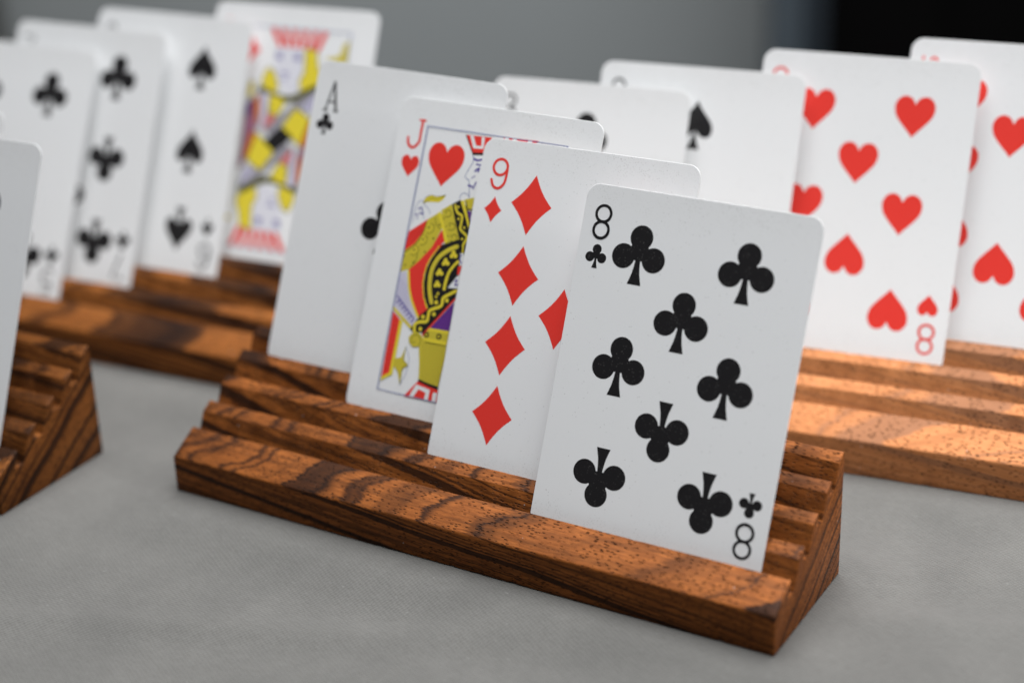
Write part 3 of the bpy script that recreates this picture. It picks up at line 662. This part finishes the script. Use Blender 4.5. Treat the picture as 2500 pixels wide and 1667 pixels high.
    ('banner', 'yellow', 'p', 0.0, [(-19.1, -16.9), (-18.1, -17.1), (-18.1, -32.2), (-21.6, -34.6), (-21.5, -33.5), (-19.2, -31.8)]),
    ('star', 'gold', 'p', 0.0, [(-15.4, -23.7), (-15.4, -27.4), (-13.8, -28.8), (-15.2, -30.1), (-15.1, -34.5), (-16.5, -31.3), (-18.4, -29.5), (-18.5, -27.9), (-16.3, -27.0)]),
    ('star', 'olive', 's', 0.15, [(-15.4, -23.7), (-15.4, -27.4), (-13.8, -28.8), (-15.2, -30.1), (-15.1, -34.5)]),
    ('star', 'blue', 's', 0.12, [(-15.3, -24.1), (-13.7, -27.1), (-13.8, -30.8), (-15.2, -34.6)]),
    ('hair', 'gold', 'p', 0.0, [(-11.8, -19.6), (-9.8, -21.1), (-2.8, -21.3), (-2.6, -24.7), (-2.9, -33.1), (-9.5, -31.9), (-10.2, -27.7), (-11.4, -23.1), (-13.3, -23.6), (-14.8, -22.5), (-15.2, -21.1), (-13.9, -19.4), (-12.4, -19.3)]),
    ('hair', 'brown', 's', 0.12, [(-10.4, -21.6), (-9.3, -27.5), (-8.5, -32.0)]),
    ('hair', 'brown', 's', 0.12, [(-9.7, -21.6), (-8.6, -27.5), (-7.9, -32.1)]),
    ('hair', 'brown', 's', 0.12, [(-9.0, -21.6), (-7.9, -27.5), (-7.3, -32.2)]),
    ('hair', 'brown', 's', 0.12, [(-8.2, -21.6), (-7.2, -27.5), (-6.7, -32.3)]),
    ('hair', 'brown', 's', 0.12, [(-7.5, -21.6), (-6.5, -27.5), (-6.1, -32.4)]),
    ('hair', 'brown', 's', 0.12, [(-6.8, -21.6), (-5.8, -27.6), (-5.4, -32.6)]),
    ('hair', 'brown', 's', 0.12, [(-6.0, -21.6), (-5.1, -27.6), (-4.8, -32.7)]),
    ('hair', 'brown', 's', 0.12, [(-5.3, -21.6), (-4.4, -27.6), (-4.2, -32.8)]),
    ('hair', 'brown', 's', 0.12, [(-4.6, -21.7), (-3.7, -27.6), (-3.6, -32.9)]),
    ('hair', 'brown', 's', 0.12, [(-3.8, -21.7), (-3.0, -27.6), (-3.0, -33.0)]),
    ('hair', 'olive', 's', 0.18, [(-11.5, -23.1), (-11.2, -21.3), (-12.4, -20.1), (-13.7, -20.4), (-14.2, -21.5), (-13.6, -22.4), (-12.8, -22.0)]),
    ('collar#b', 'yellow', 'p', 0.0, [(-9.1, -17.5), (-2.8, -17.3), (-2.8, -21.4), (-10.0, -21.2), (-10.7, -19.9)]),
    ('collar#b', 'gold', 'p', 0.0, [(-9.6, -18.3), (-2.9, -18.1), (-2.9, -20.2), (-10.0, -20.4)]),
    ('collar#b', 'black', 'd', 1.7, [(-5.7, -19.3), (-9.7, -19.5)]),
    ('collar#b', 'yellow', 'd', 0.7, [(-5.7, -19.3), (-9.7, -19.5)]),
    ('collar#b', 'olive', 's', 0.26, [(-9.7, -21.6), (-2.9, -21.4)]),
    ('hat#b', 'black', 'p', 0.0, [(-9.5, -31.8), (-6.1, -32.4), (-2.9, -32.7), (-2.8, -33.6), (-6.2, -33.2), (-9.6, -32.5)]),
    ('hat#b', 'red', 'p', 0.0, [(-9.6, -32.5), (-6.2, -33.2), (-2.8, -33.6), (-2.5, -37.0), (-13.2, -37.3)]),
    ('hat_stripe#b', 'white', 'p', 0.0, [(-11.5, -37.1), (-9.9, -33.4), (-5.3, -34.0), (-5.3, -37.2), (-6.6, -37.1), (-6.4, -35.1), (-8.9, -34.5), (-10.2, -37.2)]),
    ('hat_trim', 'white', 'p', 0.0, [(-4.1, -34.5), (-2.9, -34.5), (-2.8, -36.9), (-4.1, -36.9)]),
]
QUEEN = [
    ('hat', 'white', 'p', 0.0, [(-8.6, 36.6), (14.3, 36.5), (10.9, 30.3), (8.2, 30.6), (-5.4, 30.9)]),
    ('hat', 'red', 's', 2.0, [(-7.5, 36.2), (-4.3, 31.5)]),
    ('hat', 'red', 's', 2.0, [(-3.5, 36.1), (-1.3, 31.3)]),
    ('hat', 'red', 's', 2.0, [(0.6, 36.1), (1.6, 31.2)]),
    ('hat', 'red', 's', 2.0, [(4.6, 36.1), (4.5, 31.1)]),
    ('hat', 'red', 's', 2.0, [(8.6, 36.0), (7.4, 30.9)]),
    ('hat', 'red', 's', 2.0, [(12.2, 36.0), (10.1, 30.8)]),
    ('face', 'pale', 'p', 0.0, [(-5.8, 30.7), (5.5, 30.7), (6.2, 23.0), (6.1, 17.2), (2.1, 15.4), (-3.0, 17.6), (-5.3, 23.2)]),
    ('face', 'violet', 's', 0.53, [(-5.5, 28.6), (-3.3, 28.5)]),
    ('face', 'violet', 's', 1.06, [(-5.0, 27.3), (-3.4, 27.2)]),
    ('face', 'violet', 's', 0.53, [(1.8, 28.4), (3.9, 28.4)]),
    ('face', 'violet', 's', 1.06, [(2.2, 27.2), (3.9, 27.1)]),
    ('face', 'violet', 's', 0.71, [(-2.1, 22.0), (0.0, 21.8)]),
    ('face', 'violet', 's', 0.59, [(-1.3, 20.4), (-0.2, 20.3)]),
    ('hair', 'yellow', 'p', 0.0, [(5.4, 30.7), (9.9, 30.1), (11.2, 25.7), (13.0, 21.8), (12.0, 18.3), (6.4, 15.8), (5.0, 20.0), (6.2, 23.0)]),
    ('hair', 'olive', 's', 0.32, [(5.4, 30.7), (9.9, 30.1), (11.2, 25.7), (13.0, 21.8), (12.0, 18.3), (6.4, 15.8), (5.0, 20.0), (6.2, 23.0), (5.4, 30.7)]),
    ('hair', 'yellow', 'p', 0.0, [(-8.0, 23.6), (-5.1, 22.1), (-2.9, 17.6), (-3.9, 15.2), (-8.6, 16.9), (-9.7, 18.8)]),
    ('hair', 'olive', 's', 0.32, [(-8.0, 23.6), (-5.1, 22.1), (-2.9, 17.6), (-3.9, 15.2), (-8.6, 16.9), (-9.7, 18.8), (-8.0, 23.6)]),
    ('robe', 'olive', 'p', 0.0, [(-10.0, 17.0), (-3.9, 15.2), (2.2, 14.6), (12.1, 19.2), (12.2, 16.9), (4.5, 13.1), (-1.5, 12.5), (-10.4, 15.3)]),
    ('robe', 'black', 's', 0.32, [(-10.0, 17.0), (-3.9, 15.2), (2.2, 14.6), (12.1, 19.2), (12.2, 16.9), (4.5, 13.1), (-1.5, 12.5), (-10.4, 15.3), (-10.0, 17.0)]),
    ('robe', 'yellow', 'p', 0.0, [(-14.1, 18.5), (-12.5, 18.0), (-12.4, 13.4), (-14.2, 13.2)]),
    ('robe', 'olive', 's', 0.32, [(-14.1, 18.5), (-12.5, 18.0), (-12.4, 13.4), (-14.2, 13.2), (-14.1, 18.5)]),
    ('robe', 'lavender', 'p', 0.0, [(-8.9, 15.4), (-5.6, 14.8), (-5.7, 11.6), (-6.1, 3.4), (-8.3, 3.0), (-9.1, 10.1)]),
    ('robe', 'black', 's', 0.32, [(-8.9, 15.4), (-5.6, 14.8), (-5.7, 11.6), (-6.1, 3.4), (-8.3, 3.0), (-9.1, 10.1), (-8.9, 15.4)]),
    ('robe', 'yellow', 'p', 0.0, [(-5.6, 14.8), (-0.6, 13.8), (0.6, 12.1), (-1.9, 7.3), (-5.0, 8.5)]),
    ('robe', 'olive', 's', 0.32, [(-5.6, 14.8), (-0.6, 13.8), (0.6, 12.1), (-1.9, 7.3), (-5.0, 8.5), (-5.6, 14.8)]),
    ('robe', 'pink', 'p', 0.0, [(-5.4, 8.4), (-1.9, 7.3), (-4.6, 3.3), (-6.3, 3.1)]),
    ('robe', 'black', 's', 0.32, [(-5.4, 8.4), (-1.9, 7.3), (-4.6, 3.3), (-6.3, 3.1), (-5.4, 8.4)]),
    ('robe', 'grey', 'p', 0.0, [(5.5, 13.5), (12.0, 17.5), (11.8, 13.7), (-2.3, 0.1), (-5.7, 2.4), (0.3, 8.4)]),
    ('robe', 'black', 's', 0.32, [(5.5, 13.5), (12.0, 17.5), (11.8, 13.7), (-2.3, 0.1), (-5.7, 2.4), (0.3, 8.4), (5.5, 13.5)]),
    ('robe', 'lavender', 'p', 0.0, [(12.4, 17.5), (12.2, 13.1), (10.8, 9.6), (7.0, 10.4)]),
    ('robe', 'black', 's', 0.32, [(12.4, 17.5), (12.2, 13.1), (10.8, 9.6), (7.0, 10.4), (12.4, 17.5)]),
    ('robe', 'violet2', 's', 0.47, [(8.3, 12.5), (10.4, 10.1)]),
    ('robe', 'violet2', 's', 0.47, [(9.1, 13.5), (10.9, 11.4)]),
    ('robe', 'violet2', 's', 0.47, [(10.0, 14.4), (11.5, 12.7)]),
    ('robe', 'violet2', 's', 0.47, [(10.8, 15.3), (12.1, 14.1)]),
    ('robe', 'orange', 'p', 0.0, [(-11.4, 12.9), (-9.5, 14.2), (-8.4, 6.1), (-9.4, 3.4), (-11.4, 7.0)]),
    ('robe', 'black', 's', 0.32, [(-11.4, 12.9), (-9.5, 14.2), (-8.4, 6.1), (-9.4, 3.4), (-11.4, 7.0), (-11.4, 12.9)]),
    ('robe', 'purple', 'p', 0.0, [(-14.1, 10.9), (-12.3, 12.8), (-11.7, 8.8), (-14.0, 6.2)]),
    ('robe', 'black', 's', 0.32, [(-14.1, 10.9), (-12.3, 12.8), (-11.7, 8.8), (-14.0, 6.2), (-14.1, 10.9)]),
    ('robe', 'mauve', 'p', 0.0, [(-14.0, 6.2), (-10.6, 8.3), (-9.3, 0.8), (-10.1, -4.5), (-13.7, -11.3), (-13.8, -3.7)]),
    ('robe', 'black', 's', 0.32, [(-14.0, 6.2), (-10.6, 8.3), (-9.3, 0.8), (-10.1, -4.5), (-13.7, -11.3), (-13.8, -3.7), (-14.0, 6.2)]),
    ('robe', 'yellow', 'p', 0.0, [(5.2, 11.0), (11.0, 7.7), (9.9, 3.3), (8.8, -1.4), (4.9, 1.1), (0.7, 4.0)]),
    ('robe', 'olive', 's', 0.32, [(5.2, 11.0), (11.0, 7.7), (9.9, 3.3), (8.8, -1.4), (4.9, 1.1), (0.7, 4.0), (5.2, 11.0)]),
    ('robe', 'orange', 'p', 0.0, [(11.1, 7.4), (12.7, 6.4), (10.8, -1.8), (8.8, -1.4), (10.0, 3.3)]),
    ('robe', 'black', 's', 0.32, [(11.1, 7.4), (12.7, 6.4), (10.8, -1.8), (8.8, -1.4), (10.0, 3.3), (11.1, 7.4)]),
    ('robe', 'black', 'p', 0.0, [(0.6, 4.5), (5.6, 1.1), (-0.6, -4.5), (-5.6, -1.1)]),
    ('flower', 'gold', 'p', 0.0, [(22.1, 34.7), (22.1, 27.2), (15.6, 26.8), (13.8, 27.9), (19.0, 29.4), (19.8, 33.0)]),
]

# ------------------------------------------------------------------ the scene's things
make_holder('front', 'dark striped wooden card holder with the eight of clubs in its front slot', (7.694, 7.232, 6.583, 6.539))
make_holder('bl', 'brown wooden card holder carrying the queen of diamonds and six of spades', (7.596, 7.196, 7.238, 7.794))
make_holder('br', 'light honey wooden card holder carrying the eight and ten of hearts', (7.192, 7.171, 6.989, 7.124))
make_holder('left', 'dark wooden card holder whose bare rail ends face the dark striped holder', (8.021, 7.88, 7.6, 7.6))
make_card('front', 0, 50.25, 0.4079, -0.0035, 7.694, '8', 'club', 'eight of clubs playing card in the front slot of the dark striped holder')
make_card('front', 1, 13.23, 0.4420, 0.0034, 7.232, '9', 'diamond', 'nine of diamonds playing card standing just behind the eight of clubs')
make_card('front', 2, -18.74, 0.4395, -0.0058, 6.583, 'J', 'heart', 'jack of hearts playing card standing between nine of diamonds and ace of clubs', JACK)
make_card('front', 3, -51.78, 0.4154, -0.0130, 6.539, 'A', 'club', 'ace of clubs playing card in the rearmost slot behind the jack of hearts')
make_card('bl', 0, -47.16, 0.4477, -0.0088, 7.596, '5', 'club', 'five of clubs playing card in the front slot of the brown holder')
make_card('bl', 1, -23.15, 0.4249, -0.0070, 7.196, '7', 'club', 'seven of clubs playing card between the five of clubs and six of spades', flip=True)
make_card('bl', 2, 6.39, 0.4242, -0.0057, 7.238, '6', 'spade', 'six of spades playing card standing in front of the queen of diamonds')
make_card('bl', 3, 50.70, 0.4309, 0.0055, 7.794, 'Q', 'diamond', 'queen of diamonds playing card with yellow hair and red crown', QUEEN)
BR = 33.0
make_card('br', 0, -93.60 + BR, 0.4059, -0.0003, 7.192, '3', 'club', 'three of clubs playing card in the front slot of the honey coloured holder')
make_card('br', 1, -61.26 + BR, 0.4011, -0.0008, 7.171, '2', 'spade', 'two of spades playing card standing in front of the eight of hearts')
make_card('br', 2, -12.81 + BR, 0.3954, -0.0023, 6.989, '8', 'heart', 'eight of hearts playing card standing in the honey coloured holder')
make_card('br', 3, 28.93 + BR, 0.4023, -0.0021, 7.124, '10', 'heart', 'ten of hearts playing card in the rearmost slot of the honey coloured holder')
make_card('left', 0, 49.23, 0.4041, -0.0001, 8.021, '4', 'spade', 'playing card in the front slot of the holder with bare dark rail ends')
make_card('left', 1, 26.32, 0.4221, -0.0078, 7.880, '5', 'diamond', 'playing card whose white corner shows behind the card over the bare rail ends')
scene.cycles.use_denoising = True
